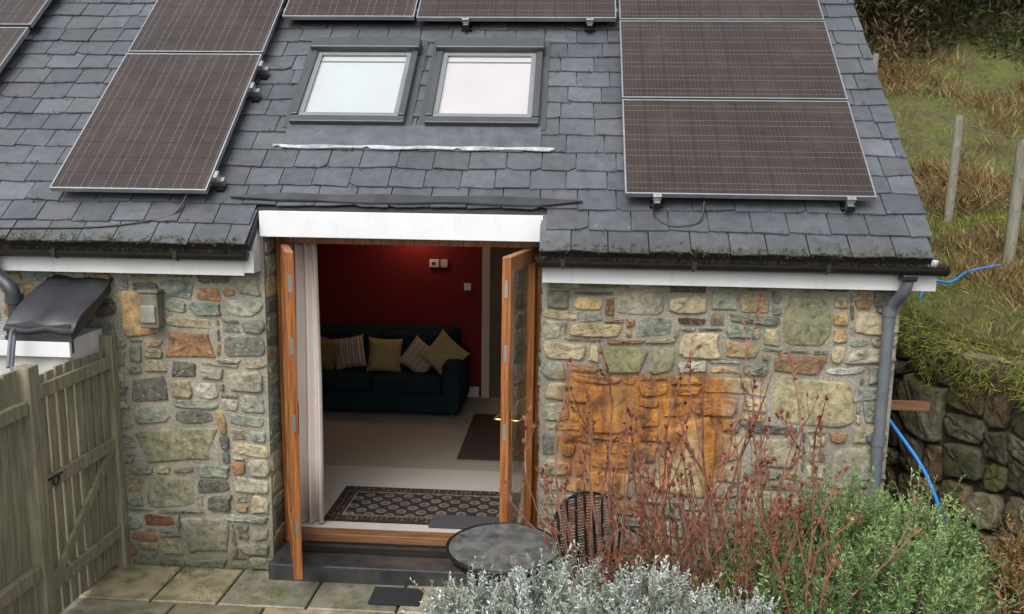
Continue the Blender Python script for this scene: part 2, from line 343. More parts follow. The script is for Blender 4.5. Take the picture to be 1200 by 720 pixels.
house=empty('stone_cottage')
GB=-.16
EZ=2.06
def quoins(xe,sgn,z0,z1):
    out=[];z=z0;k=0
    while z<z1-.02:
        h=R.uniform(.085,.16); h=min(h,z1-z); 
        if z1-z-h<.05: h=z1-z
        w=(.30 if k%2 else .17)*R.uniform(.85,1.15); k+=1
        a,b=(xe,xe+w) if sgn>0 else (xe-w,xe); out.append((a,b,z,z+h,pick([((.34,.32,.25),2),((.25,.26,.22),2),((.37,.32,.22),1),((.20,.195,.16),1)]))); z+=h
    return out
preR=[(1.38,1.72,1.60,1.935,(.24,.235,.15)),(1.35,1.91,1.06,1.40,(.34,.30,.18)),(.24,.54,1.38,1.60,(.22,.21,.11)),(.57,.75,1.37,1.60,(.27,.25,.16)),(.43,.70,1.63,1.76,(.20,.215,.18)),(.02,.39,1.64,1.74,(.34,.28,.17)),(.71,.91,1.69,1.77,(.11,.065,.05)),(1.01,1.26,1.5,1.64,(.38,.28,.15)),(.62,1.01,.52,1.10,(.42,.35,.21)),(1.08,1.31,1.82,1.95,(.33,.25,.15)),(.1,.5,.95,1.3,(.36,.24,.12)),(1.2,1.6,.3,.6,(.31,.26,.18)),(1.75,2.1,.62,.95,(.25,.235,.18)),(.3,.62,1.79,1.97,(.31,.29,.23)),(1.2,1.55,.72,.98,(.28,.25,.18))]
qR=quoins(-.165,1,GB,2.02); qR2=quoins(2.14,-1,GB,2.06)
preL=[(-3.03,-2.41,.62,.92,(.24,.235,.15)),(-2.71,-2.36,-.04,.27,(.27,.255,.19)),(-2.77,-2.42,1.37,1.59,(.25,.14,.075)),(-3.11,-2.8,1.53,1.84,(.38,.25,.13)),(-3.0,-2.74,.15,.27,(.16,.07,.045)),(-2.95,-2.6,.3,.56,(.25,.235,.17))]
qL=quoins(-2.06,-1,GB,2.03)
rR=pack(-.165,2.14,GB,EZ,qR+qR2+preR); rL=pack(-6.0,-2.06,GB,EZ,qL+preL)
stones(rR,'front_wall_stones',house,M_stone,PAL); stones(rL,'front_wall_stones_west',house,M_stone,[(c,w) if c[0]<.36 else (tuple(v*.85 for v in c),w) for c,w in PAL])
box('front_wall_core',-.172,2.14,.002,.3,GB-.2,2.30,M_mortar,house); box('front_wall_core_west',-6,-2.055,.002,.3,GB-.2,2.30,M_mortar,house)
for nm,xe,nd in (('reveal_west',-2.055,1),('reveal_east',-.172,-1)):
    rr=[];z=GB
    while z<2.2:
        h=min(R.uniform(.09,.17),2.25-z); rr.append((0.0,.25,z,z+h,None)); z+=h
    stones(rr,nm,house,M_stone,PAL,frame=((xe,0.01,0),(0,1,0),(nd,0,0)),prot=.012)
YB=5.1
rg=pack(0.3,YB,GB,EZ+.1,[],cell=.05)
stones(rg,'gable_wall_stones',house,M_stone_dark,PAL,frame=((2.14,0,0),(0,1,0),(1,0,0)))
mk('gable_core_east',[(2.13,.3,GB-.2),(2.13,YB,GB-.2),(2.13,YB,2.3),(2.13,2.6,4.6),(2.13,.3,2.55),(1.93,.3,GB-.2),(1.93,YB,GB-.2),(1.93,YB,2.3),(1.93,2.6,4.6),(1.93,.3,2.55)],[(0,1,2,3,4),(9,8,7,6,5),(0,5,6,1),(1,6,7,2),(2,7,8,3),(3,8,9,4),(4,9,5,0)],M_mortar,house)
box('rear_wall',-6,2.13,YB,YB+.3,GB-.2,2.3,M_mortar,house)
box('gable_core_west',-6.0,-5.8,.3,YB,GB-.2,2.3,M_mortar,house)
# ------------------------------------------------------------------ roof
A=rad(41.9); cA,sA=math.cos(A),math.sin(A); RZ=2.42
def RP(u,s,n=0): return (u,s*cA-n*sA,RZ+s*sA+n*cA)
def rbox(name,u0,u1,s0,s1,n0,n1,mat,parent,bev=0):
    V=[RP(u0,s0,n0),RP(u1,s0,n0),RP(u1,s1,n0),RP(u0,s1,n0),RP(u0,s0,n1),RP(u1,s0,n1),RP(u1,s1,n1),RP(u0,s1,n1)]
    o=mk(name,V,BF,mat,parent)
    if bev: md=o.modifiers.new('b','BEVEL'); md.width=bev; md.segments=2
    return o
SR=3.5; XW,XE=-6.3,2.26
rbox('roof_deck',XW+.03,XE-.03,.02,SR,-.06,-.004,M_under,house)
rbox('roof_deck_east',-.19,XE-.03,-.30,.02,-.06,-.004,M_under,house); rbox('roof_deck_west',XW+.03,-2.07,-.30,.02,-.06,-.004,M_under,house)
V=[];Fc=[];C=[]
ex=.185; k=0; s=-.325
while s<SR-.05:
    x=XW-(.0 if k%2 else .125)
    while x<XE:
        w=R.uniform(.225,.275); x1=min(x+w,XE+R.uniform(-.004,.006)); x0=max(x,XW)
        if x1-x0>.04 and not (s<.04 and (x0+x1)/2>-2.08 and (x0+x1)/2<-.19):
            if s<.04: 
                if x0<-2.08<x1: x1=-2.08
                if x0<-.19<x1: x0=-.19
            g=.0035; a,b=x0+g,x1-g; j=R.uniform(-.007,.007); r=R.uniform(-.009,.009); lift=R.uniform(0,.006)
            s0=s+j; s1=min(s+.33,SR); t=.008; nb=.018+lift; nt_=.001; tl=R.uniform(-.004,.004)
            m=6; i=len(V); jj=[R.uniform(-.003,.003) for _ in range(m)]
            if R.random()<.12: jj[0]+=R.uniform(.01,.03)
            if R.random()<.12: jj[-1]+=R.uniform(.01,.03)
            for q in range(m):
                f_=q/(m-1); u=a+(b-a)*f_; sl=s0+jj[q]+r*(f_-.5)*2; nn_=nb+tl*(f_-.5)
                V.append(RP(u,sl,nn_)); V.append(RP(u,sl+.003,nn_+t)); V.append(RP(u,s1,nt_+t))
            for q in range(m-1):
                p=i+3*q; Fc+= [(p,p+3,p+4,p+1),(p+1,p+4,p+5,p+2)]
            Fc+=[(i,i+1,i+2),(i+3*(m-1)+1,i+3*(m-1),i+3*(m-1)+2)]
            base=np.array(R.choice([(.080,.088,.102),(.088,.096,.110),(.072,.080,.094),(.084,.088,.098),(.096,.104,.118)]))*R.uniform(.84,1.14); C+=[base]*(3*m)
        x+=w
    s+=ex; k+=1
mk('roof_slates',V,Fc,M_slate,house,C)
n=1000
cc=np.stack([NR.uniform(XW,XE,n),np.where(NR.random(n)<.6,-.325+np.abs(NR.normal(.0,.03,n)),-.325+.185*NR.integers(0,12,n)+NR.normal(0,.006,n))],1); keep=~((cc[:,0]>-2.1)&(cc[:,0]<-.17)&(cc[:,1]<.05)); cc=cc[keep]
P=np.array([RP(u,s_,.026) for u,s_ in cc]); P=np.repeat(P,14,0)+NR.normal(0,.008,(len(P)*14,3)); leaves('roof_moss',P,NR.normal(size=(len(P),3))+[0,-.3,.7],NR.uniform(.006,.016,len(P)),.003,np.tile([[.085,.085,.03]],(len(P),1))*NR.uniform(.4,1.6,(len(P),1)),M_stem,house)
mk('roof_rear_slope',[(XW,SR*cA,RZ+SR*sA),(XE,SR*cA,RZ+SR*sA),(XE,5.6,RZ+SR*sA-(5.6-SR*cA)*math.tan(A)),(XW,5.6,RZ+SR*sA-(5.6-SR*cA)*math.tan(A))],[(0,1,2,3)],M_slate,house,[(.09,.095,.105)]*4)
curve('ridge_tiles',[[(XW,SR*cA,RZ+SR*sA+.0),(XE,SR*cA,RZ+SR*sA+.0)]],.09,M_felt,house,4)
rbox('verge_board',XE-.035,XE-.01,-.22,SR,-.16,-.006,M_under,house)
def strip(name,pts,mat,n0=.034,th=.006):
    V=[];n=len(pts)
    for (u,a,b) in pts: V+=[RP(u,a,n0),RP(u,b,n0),RP(u,a+.002,n0+th),RP(u,b,n0+th)]
    F_=[]
    for i in range(n-1):
        p=4*i;q=p+4; F_+=[(p+2,q+2,q+3,p+3),(p,p+2,q+2,q)[::-1],(p+1,q+1,q+3,p+3)[::-1],(p,p+1,q+1,q)]
    F_+=[(0,2,3,1),(4*n-4,4*n-3,4*n-1,4*n-2)]
    return mk(name,V,F_,mat,house)
us=np.linspace(-2.12,-.12,60)
strip('lead_apron',[(u,.600+.006*math.sin(u*11)+(.02 if abs((u+2.1)%.65)<.03 else 0),.632+.004*math.sin(u*17)) for u in us],M_lead)
strip('lead_apron_grey',[(u,.634,.86) for u in np.linspace(-2.06,-.22,12)],simple('dull_lead',(.09,.10,.113),.45,var=.35,nscale=9),n0=.031)
us=np.linspace(-2.28,.08,50)
def bow(u):
    t=(u+2.28)/2.36; return max(0,min(1,t*7,(1-t)*9))
strip('rubber_flashing_strip',[(u,.090-.032*bow(u)+.008*math.sin(u*6),.098+.028*bow(u)+.006*math.sin(u*9)) for u in us],M_felt,n0=.036,th=.014)
box('door_header',-2.06,-.175,-.045,.04,2.255,2.425,M_white,house,.003)
box('header_soffit',-2.055,-.172,.04,.3,2.262,2.29,M_white,house)
mk('header_cheek',[(-2.14,-.13,2.02),(-2.075,-.13,2.02),(-2.075,-.13,2.20),(-2.14,-.13,2.20),(-2.14,.0,2.02),(-2.075,.0,2.02),(-2.075,.0,2.40),(-2.14,.0,2.40)],[(0,1,2,3),(1,5,6,2),(5,4,7,6),(4,0,3,7),(3,2,6,7),(0,4,5,1)],M_white,house)
box('fascia_east',-.17,2.30,-.13,-.105,2.00,2.195,M_white,house,.002); box('soffit_east',-.17,2.28,-.105,.0,2.03,2.045,M_white,house)
box('fascia_west',-6,-2.142,-.13,-.105,2.00,2.195,M_white,house,.002); box('soffit_west',-6,-2.142,-.105,.0,2.03,2.045,M_white,house)
def gutter(name,x0,x1,yc,zc,r=.052):
    V=[];n=14;F_=[]
    prof=[(yc+rr*math.cos(t),zc+rr*math.sin(t)) for rr,ts in ((r,np.linspace(math.pi,2*math.pi,n)),(r-.004,np.linspace(2*math.pi,math.pi,n))) for t in ts]
    m=len(prof)
    for x in (x0,x1):
        V+=[(x,a,b) for a,b in prof]
    for i in range(m): F_.append((i,(i+1)%m,m+(i+1)%m,m+i))
    F_+=[tuple(range(n))[::-1],tuple(m+i for i in range(n))]
    mk(name,V,F_,M_black,house,smooth_=False)
    x=x0+.15
    while x<x1:
        box(name+'_bracket',x,x+.03,yc-r-.006,yc-r+.004,zc-.035,zc+.012,M_black,house); 
        curve(name+'_strap',[[(x+.015,yc+(r+.003)*math.cos(t),zc+(r+.003)*math.sin(t)) for t in np.linspace(math.pi,2*math.pi,9)]],.005,M_black,house,1); x+=.82
    nb=int((x1-x0)*1700); P=np.stack([NR.uniform(x0,x1,nb),NR.uniform(yc-r*.8,yc+r*.8,nb),np.full(nb,zc-.01)],1); D=NR.normal(size=(nb,3))*[.6,.6,.2]+[0,-.25,1]
    leaves(name+'_brush',P,D,NR.uniform(.02,.065,nb),.0014,np.tile([[.035,.025,.016]],(nb,1))*NR.uniform(.4,2.5,(nb,1)),M_stem,house)
gutter('gutter_east',-.205,2.33,-.19,2.155); gutter('gutter_west',-6,-2.10,-.19,2.155)
dp=spline_pts([(2.10,-.19,2.11),(2.10,-.185,2.05),(2.09,-.16,1.99),(2.06,-.09,1.90),(2.05,-.075,1.8)],8)+[Vector((2.05,-.075,-.1))]
curve('downpipe',[dp],.036,M_grey,house,5)
for z in (1.86,1.0,.3): curve('downpipe_collar',[[(2.05,-.075,z-.03),(2.05,-.075,z+.03)]],.043,M_grey,house,5); box('downpipe_clip',1.99,2.11,-.06,-.01,z-.012,z+.012,M_grey,house)
box('gutter_outlet',2.055,2.145,-.235,-.145,2.07,2.112,M_black,house,.01)
# ------------------------------------------------------------------ roof windows
def velux(nm,u0,u1,bl):
    s0,s1=.853,1.81; H=.085; w=.05
    rbox(nm+'_flashing',u0-.05,u1+.05,s0-.03,s1+.10,.026,.034,M_vframe,house)
    rbox(nm+'_bottom',u0,u1,s0,s0+.07,.02,H-.01,M_vframe,house,.006); rbox(nm+'_top',u0-.012,u1+.012,s1-.11,s1+.02,.02,H+.035,M_vframe,house,.01)
    rbox(nm+'_left',u0,u0+w,s0+.071,s1-.111,.02,H,M_vframe,house,.006); rbox(nm+'_right',u1-w,u1,s0+.071,s1-.111,.02,H,M_vframe,house,.006)
    a,b,c,d=u0+w+.001,u1-w-.001,s0+.071,s1-.111; q=.035
    rbox(nm+'_sash_b',a,b,c,c+q,.03,H-.015,M_vsash,house,.004); rbox(nm+'_sash_t',a,b,d-q,d,.03,H-.015,M_vsash,house,.004)
    rbox(nm+'_sash_l',a,a+q,c+q,d-q,.03,H-.016,M_vsash,house); rbox(nm+'_sash_r',b-q,b,c+q,d-q,.03,H-.016,M_vsash,house)
    rbox(nm+'_blind',a+q,b-q,c+q,d-q,.036,.048,bl,house)
    mk(nm+'_glass',[RP(a+q,c+q,.056),RP(b-q,c+q,.056),RP(b-q,d-q,.056),RP(a+q,d-q,.056)],[(0,1,2,3)],M_glass,house)
    rbox(nm+'_blind_bar',a+q,b-q,d-q-.075,d-q-.06,.0485,.053,M_vsash,house)
velux('roof_window_west',-2.05,-1.21,M_blind); velux('roof_window_east',-1.06,-.24,M_blind2)
# ------------------------------------------------------------------ solar panels
def panel(u0,u1,y0,landscape,ln,clips=()):
    par=empty('solar_panel'); s0=y0/cA; s1=s0+ln; n0,n1=.10,.135
    o=Vector(RP(u0,s0,n0)); Mx=Matrix(((1,0,0,o.x),(0,cA,-sA,o.y),(0,sA,cA,o.z),(0,0,0,1)))
    par.matrix_world=Mx; w=u1-u0; h=s1-s0; t=.035; e=.010
    def b(nm,a,c,d,f,g,i,m,bv=0): return box(nm,a,c,d,f,g,i,m,par,bv)
    b('cells',e,w-e,e,h-e,.004,t-.003,M_pvL if landscape else M_pvP)
    fm=M_alu
    b('frame_bottom',0,w,0,e,0,t,fm,.001); b('frame_top',0,w,h-e,h,0,t,fm,.001); b('frame_left',0,e,e,h-e,0,t,fm); b('frame_right',w-e,w,e,h-e,0,t,fm)
    for c in clips:
        b('rail',c*w-.02,c*w+.02,-.05,h*.9,-.05,-.002,M_alu); b('rail_end',c*w-.022,c*w+.022,-.056,-.051,-.052,-.0,M_black)
        b('clamp',c*w-.028,c*w+.028,-.03,-.001,-.001,t+.004,M_alu,.003); b('hook',c*w-.04,c*w+.045,-.025,.03,-.095,-.052,M_iron,.004)
        curve('bolt',[[(c*w,-.016,t),(c*w,-.016,t+.012)]],.007,M_alu,par,2)
    return par
panel(.35,1.93,.066,True,.965,(.13,.9)); panel(.35,1.93,.80,True,.965); panel(.35,1.93,1.534,True,.965)
panel(-3.49,-2.41,.04,False,1.52,()); panel(-3.49,-2.41,1.19,False,1.52,())
panel(-2.37,-1.29,1.555,False,1.52,()); panel(-1.27,.325,1.545,True,.965,(.25,.87))
panel(-5.52,-4.44,.30,False,1.52,()); panel(-5.52,-4.44,1.46,False,1.52,())
for (u0,u1) in ((-3.52,-2.34),):
    for s in (.18,1.15,1.42,2.4):
        rbox('panel_rail',u0,u1,s,s+.04,.05,.098,M_alu,house); rbox('panel_rail_clamp',u1-.055,u1-.03,s-.015,s+.05,.10,.145,M_alu,house); rbox('roof_hook',u1-.06,u1-.01,s-.03,s+.05,.02,.049,M_iron,house)
for s in (2.22,): rbox('panel_rail_mid',-2.4,.34,s,s+.04,.05,.098,M_alu,house)
curve('cable_loop',[spline_pts([RP(.53,.04,.1),RP(.55,-.02,.03),RP(.65,-.10,.03),RP(.82,-.06,.03),RP(.86,.08,.08)],8),
 spline_pts([RP(-2.55,.1,.1),RP(-2.62,-.06,.03),RP(-2.8,-.14,.03),RP(-3.1,-.2,.03),RP(-3.5,-.22,.03),RP(-4.5,-.25,.03)],8)],.006,M_black,house,2)
# ------------------------------------------------------------------ interior
FZ=.055; RB=4.1
box('room_floor',-4.2,1.9,.3,RB,-.1,FZ,M_carpet,house)
box('hall_light_carpet',-2.4,1.5,.31,1.62,FZ+.001,FZ+.008,M_carpet2,house)
box('room_rear_wall',-4.2,1.9,RB,RB+.1,-.1,2.45,M_red,house); box('room_west_wall',-4.3,-4.2,.3,RB,-.1,2.45,M_red,house); box('room_east_wall',.9,1.0,.3,RB,FZ,2.45,M_cream,house)
box('ceiling',-4.2,1.9,.3,RB,2.42,2.5,M_ceil,house)
box('inner_wall_east',-.17,.9,.301,.33,FZ,2.4,M_cream,house); box('inner_wall_west',-4.2,-2.06,.301,.33,FZ,2.4,M_cream,house)
box('lintel',-2.055,-.172,.2,.3,2.30,2.5,M_cream,house)
box('skirting',-4.2,-1.02,RB-.02,RB,FZ,FZ+.12,M_white,house)
box('inner_door_casing',-.99,-.90,RB-.03,RB,FZ,2.1,M_cream,house); box('inner_door_casing_2',-.05,.04,RB-.03,RB,FZ,2.1,M_cream,house); box('inner_door_casing_top',-.99,.04,RB-.032,RB-.002,2.1,2.19,M_cream,house)
box('inner_door',-.9,-.05,RB-.02,RB-.001,FZ,2.1,simple('dark_door',(.10,.06,.03),.5),house)
box('thermostat',-1.60,-1.49,RB-.03,RB,1.58,1.67,M_white,house,.005); box('thermostat_display',-1.57,-1.53,RB-.033,RB-.030,1.61,1.64,M_dark,house); box('thermostat_clock',-1.47,-1.39,RB-.03,RB,1.58,1.67,M_cream,house,.005)
box('light_switch',-1.2,-1.12,RB-.015,RB,1.32,1.40,M_white,house,.003)
def flat(name,x0,x1,y0,y1,z,mat,th=.01): return box(name,x0,x1,y0,y1,z,z+th,mat,None,.003)
flat('persian_rug',-1.82,-.35,.42,1.12,FZ+.0085,M_rug)
flat('doormat',-1.0,-.42,.36,.58,FZ+.019,simple('grey_doormat',(.06,.06,.065),.95,nscale=60))
flat('dark_rug',-.99,-.15,1.9,3.35,FZ+.0085,simple('brown_rug',(.06,.04,.03),.95,nscale=40,var=.5))
sofa=empty('sofa')
SX0,SX1,SY0=-3.05,-1.12,3.12
box('base',SX0+.05,SX1-.05,SY0+.02,SY0+.9,FZ+.06,FZ+.28,M_sofa,sofa,.03); box('backrest',SX0+.1,SX1-.1,SY0+.68,SY0+.93,FZ+.2,FZ+.86,M_sofa,sofa,.07,4)
box('arm_left',SX0,SX0+.2,SY0,SY0+.92,FZ+.05,FZ+.62,M_sofa,sofa,.06,4); box('arm_right',SX1-.2,SX1,SY0,SY0+.92,FZ+.05,FZ+.62,M_sofa,sofa,.06,4)
mid=(SX0+SX1)/2
box('seat_cushion_1',SX0+.21,mid-.005,SY0-.01,SY0+.7,FZ+.28,FZ+.44,M_sofa,sofa,.04,3); box('seat_cushion_2',mid+.005,SX1-.21,SY0-.01,SY0+.7,FZ+.28,FZ+.44,M_sofa,sofa,.04,3)
box('back_cushion_1',SX0+.21,mid-.01,SY0+.5,SY0+.7,FZ+.44,FZ+.84,M_sofa,sofa,.06,3); box('back_cushion_2',mid+.01,SX1-.21,SY0+.5,SY0+.7,FZ+.44,FZ+.84,M_sofa,sofa,.06,3)
for x in (SX0+.1,SX1-.1):
    for y in (SY0+.08,SY0+.85): curve('foot',[[(x,y,FZ),(x,y,FZ+.07)]],.02,M_oak,sofa)
def cushion(x,z,sz,rot,mat,dy=0):
    n=14; V=[];F_=[]
    for sd in (1,-1):
        for i in range(n+1):
            for j in range(n+1):
                u=-1+2*i/n; v=-1+2*j/n; pu=u*(1-.09*(1-v*v)*abs(u)); pv_=v*(1-.09*(1-u*u)*abs(v))
                V.append((pu*sz/2,sd*.075*((1-u**4)*(1-v**4))**.6,pv_*sz/2))
    m=(n+1)**2
    for sd in (0,1):
        for i in range(n):
            for j in range(n):
                q=(sd*m+i*(n+1)+j,sd*m+(i+1)*(n+1)+j,sd*m+(i+1)*(n+1)+j+1,sd*m+i*(n+1)+j+1); F_.append(q if sd else q[::-1])
    o=mk('scatter_cushion',V,F_,mat,None,smooth_=True); o.location=(x,3.47+dy,z); o.rotation_euler=(rad(-14),rad(rot),rad(R.uniform(-8,8)))
cushion(-2.70,.67,.38,16,M_gold2); cushion(-2.40,.68,.36,-10,M_stripe,.03); cushion(-2.00,.67,.38,3,M_gold); cushion(-1.62,.64,.36,36,M_stripe,.05); cushion(-1.33,.70,.40,40,M_gold,-.05)
def curtain(name,x0,x1,yc):
    n=90; V=[]; zs=[.08,.6,1.2,1.8,2.3]
    for z in zs:
        for i in range(n+1):
            t=i/n; V.append((x0+(x1-x0)*t+.01*math.sin(z*2+t*6),yc+.022*math.sin(t*2*math.pi*5+.3*z)+.008*math.sin(t*31),z))
    F_=[(r*(n+1)+i,r*(n+1)+i+1,(r+1)*(n+1)+i+1,(r+1)*(n+1)+i) for r in range(len(zs)-1) for i in range(n)]
    o=mk(name,V,F_,M_curtain,None,smooth_=True); md=o.modifiers.new('s','SOLIDIFY'); md.thickness=.004
curtain('curtain',-2.14,-1.79,.36)
lamp=empty('wall_lamp'); V=[];F_=[]
for r,z in ((.05,2.05),(.11,2.22)):
    for k in range(20): V.append((-2.0+r*math.cos(k*math.pi/10),4.0+r*.8*math.sin(k*math.pi/10),z))
F_=[(k,(k+1)%20,20+(k+1)%20,20+k) for k in range(20)]+[tuple(range(20))[::-1]]
mk('shade',V,F_,M_cream,lamp); box('bracket',-2.02,-1.98,4.03,4.1,2.05,2.1,M_brass,lamp)
ld=bpy.data.lights.new('lamp_bulb','POINT'); ld.energy=7; ld.color=(1,.62,.38); ld.shadow_soft_size=.06; lo=put(bpy.data.objects.new('lamp_bulb',ld),lamp); lo.location=(-1.75,3.88,2.08)
# ------------------------------------------------------------------ door frame + leaves
box('frame_jamb_west',-2.045,-1.985,.22,.30,-.02,2.24,M_wood,house,.004); box('frame_jamb_east',-.235,-.18,.22,.30,-.02,2.24,M_wood,house,.004); box('frame_head',-1.985,-.235,.221,.299,2.19,2.25,M_wood,house,.003)
box('oak_threshold',-1.985,-.235,.2,.31,-.0,.062,M_oak,house,.006)
box('door_step',-2.04,-.19,-.16,.2,GB,-.01,M_step,house,.01); 
box('step_grille',-1.9,-.3,.04,.12,-.009,.0,M_iron,house)
def leaf(name,hinge,end,flip,handle):
    par=empty(name); hx,hy=hinge; ex_,ey=end; ang=math.atan2(ey-hy,ex_-hx); ln=math.hypot(ex_-hx,ey-hy)
    par.location=(hx,hy,0); par.rotation_euler=(0,0,ang)
    z0,z1=.04,2.20; t=.055; st=.10
    box('stile_hinge',0,st,-t/2,t/2,z0,z1,M_wood,par,.004); box('stile_lock',ln-st,ln,-t/2,t/2,z0,z1,M_wood,par,.004)
    box('rail_bottom',st,ln-st,-t/2+.002,t/2-.002,z0,z0+.22,M_wood,par,.003); box('rail_top',st,ln-st,-t/2+.002,t/2-.002,z1-.10,z1,M_wood,par,.003)
    box('glass',st-.005,ln-st+.005,-.008,.008,z0+.22,z1-.1,M_glass,par)
    for sgn in (-1,1):
        box('bead',st,ln-st,sgn*.018-.006,sgn*.018+.006,z0+.22,z0+.235,M_wood,par)
        box('plate',ln-.065,ln-.03,sgn*(t/2+.003)-.003,sgn*(t/2+.003)+.003,1.02,1.24,M_brass,par,.002)
        if handle: curve('handle',[spline_pts([(ln-.047,sgn*t/2,1.17),(ln-.047,sgn*(t/2+.045),1.17),(ln-.08,sgn*(t/2+.055),1.17),(ln-.16,sgn*(t/2+.05),1.165)],6)],.008,M_brass,par,3)
    for z in (.35,1.05,1.55,1.95): box('lock_keep',ln-.001,ln+.002,-.011,.011,z,z+.11,M_alu,par)
    for z in (.25,1.1,1.95): curve('hinge',[[(0,-t/2*flip,z),(0,-t/2*flip,z+.1)]],.009,M_brass,par)
leaf('french_door',(-2.0,.24),(-1.72,-.47),1,False); leaf('french_door',(-.235,.24),(-.375,-.50),-1,True)
# ------------------------------------------------------------------ wall light case, pipes, lean-to
wl=empty('bulkhead_wall_light'); box('case',-2.89,-2.76,-.10,-.02,1.62,1.86,M_box,wl,.012,3); box('lens',-2.875,-2.775,-.115,-.10,1.66,1.78,simple('frosted_lens',(.26,.25,.21),.4,var=.4),wl,.01,3); box('cap',-2.90,-2.75,-.11,-.02,1.862,1.885,M_box,wl,.006)
curve('cable',[[(-2.76,-.035,1.82),(-2.72,-.035,1.85),(-2.60,-.035,1.9),(-2.60,-.035,2.03)]],.005,M_grey,wl)
lt=empty('lean_to_store')
XL_=-3.56
mk('felt_roof',[(XL_,0.0,1.86),(-3.13,0,1.86),(-3.13,-.50,1.60),(XL_,-.50,1.60),(XL_,0,1.93),(-3.14,0,1.93),(-3.14,-.5,1.70),(XL_,-.5,1.70)],BF,M_felt,lt)
V=[];F_=[];n=10
for i,x in enumerate(np.linspace(XL_-.01,-3.11,60)):
    for j in range(n):
        t=j/(n-1); yy=-.52*t; V.append((x,yy,1.955-.24*t-.04*max(0,t-.85)*8+.012*math.sin(x*9+t*5)*math.sin(t*3)+.008*math.sin(x*23+2*t)))
for i in range(59):
    for j in range(n-1): a=i*n+j; F_.append((a,a+1,a+n+1,a+n))
o=mk('felt_sheet',V,F_,M_felt,lt,smooth_=True); md=o.modifiers.new('s','SOLIDIFY'); md.thickness=.012
box('fascia',-6,-3.15,-.50,-.475,1.50,1.60,M_white,lt,.003); box('walls',-6,-3.2,-.45,-.03,GB,1.598,simple('painted_render',(.55,.55,.54),.8,var=.2,nscale=5),lt)
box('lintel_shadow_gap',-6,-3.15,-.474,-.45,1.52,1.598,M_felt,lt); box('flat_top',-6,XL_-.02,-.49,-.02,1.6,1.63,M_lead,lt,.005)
M_soilp=simple('dark_grey_soil_pipe',(.035,.038,.042),.4,var=.3,bmp=.03)
sp_=empty('soil_pipe')
curve('pipe',[spline_pts([(-3.86,-.19,2.11),(-3.85,-.19,2.04),(-3.78,-.22,1.97),(-3.68,-.25,1.90),(-3.66,-.25,1.82)],8)+[Vector((-3.66,-.25,1.60))]],.046,M_soilp,sp_,5)
curve('collar',[[(-3.66,-.25,1.86),(-3.66,-.25,1.80)],[(-3.66,-.25,1.68),(-3.66,-.25,1.62)]],.056,M_soilp,sp_,5)
ldr=empty('metal_ladder')
for dx in (0,.3): curve('rail',[spline_pts([(-3.78+dx,-.95,G),(-3.76+dx,-.62,1.45),(-3.75+dx,-.58,1.66),(-3.72+dx,-.66,1.68),(-3.66+dx,-.8,1.5)],6)],.011,M_grey,ldr,3)
for z in np.arange(.1,1.6,.25): y=-.95+.33*(z-G)/1.61; curve('rung',[[(-3.78,y,z),(-3.47,y,z)]],.011,M_grey,ldr,2)
# ------------------------------------------------------------------ gate and fence
GT=1.47
gate=empty('timber_gate')
y=-.09
while y>-.86:
    w=.075; zt=GT+R.uniform(-.012,.012); box('pale',-3.175,-3.157,y-w,y,-.09,zt,M_fence,gate,.003); y-=w+.022
for z in (.1,.75,1.33): box('ledge',-3.156,-3.125,-.87,-.08,z,z+.085,M_fence,gate,.004)
mk('brace',[(-3.154,-.86,.185),(-3.128,-.86,.185),(-3.128,-.76,.185),(-3.154,-.76,.185),(-3.154,-.18,.75),(-3.128,-.18,.75),(-3.128,-.08,.75),(-3.154,-.08,.75)],BF,M_fence,gate)
curve('ring_latch',[[(-3.11,-.80+.03*math.cos(t),.80+.03*math.sin(t)) for t in np.linspace(0,6.28,17)],[(-3.12,-.86,.82),(-3.12,-.72,.82)]],.006,M_iron,gate)
box('hinge_post',-3.20,-3.11,-.078,.02,GB,1.56,M_fence,gate,.006); box('latch_post',-3.21,-3.11,-.985,-.885,GB,1.55,M_fence,gate,.006)
fence=empty('timber_fence'); y=-1.0
while y>-4.4:
    w=R.uniform(.1,.12); box('board',-3.19,-3.17,y-w,y,G,1.53+R.uniform(-.012,.012),M_fence,fence,.003); y-=w+.008
for z in (.25,1.27): box('rail',-3.168,-3.12,-4.4,-1.0,z,z+.08,M_fence,fence,.004)
box('post',-3.22,-3.11,-2.7,-2.6,G,1.56,M_fence,fence,.006)
box('rubber_mat',-1.27,-.93,-.44,-.22,G+.034,G+.05,M_dark,None,.004)
# ------------------------------------------------------------------ table and chair
tb=empty('bistro_table'); TX,TY,TZ=-.34,-.96,.56; r=.325
circ=lambda cx,cy,z,r,n=48:[(cx+r*math.cos(2*math.pi*i/n),cy+r*math.sin(2*math.pi*i/n),z) for i in range(n+1)]
curve('rim',[circ(TX,TY,TZ,r),circ(TX,TY,TZ-.05,r-.03)],.011,M_iron,tb,3)
n=48; V=circ(TX,TY,TZ+.004,r)[:-1]+circ(TX,TY,TZ-.004,r)[:-1]
mk('glass_top',V,[tuple(range(n)),tuple(range(n,2*n))[::-1]]+[(i+n,(i+1)%n+n,(i+1)%n,i) for i in range(n)],M_tglass,tb)
for k in range(4):
    a=rad(45+90*k); c,s_=math.cos(a),math.sin(a); curve('leg',[spline_pts([(TX+.28*c,TY+.28*s_,TZ-.02),(TX+.12*c,TY+.12*s_,.25),(TX+.14*c,TY+.14*s_,.05),(TX+.27*c,TY+.27*s_,G+.03)],8)],.010,M_iron,tb,3)
curve('brace_ring',[circ(TX,TY,.22,.125)],.007,M_iron,tb)
ch=empty('garden_chair'); ch.location=(.16,-.62,G+.03); ch.rotation_euler=(0,0,rad(25))
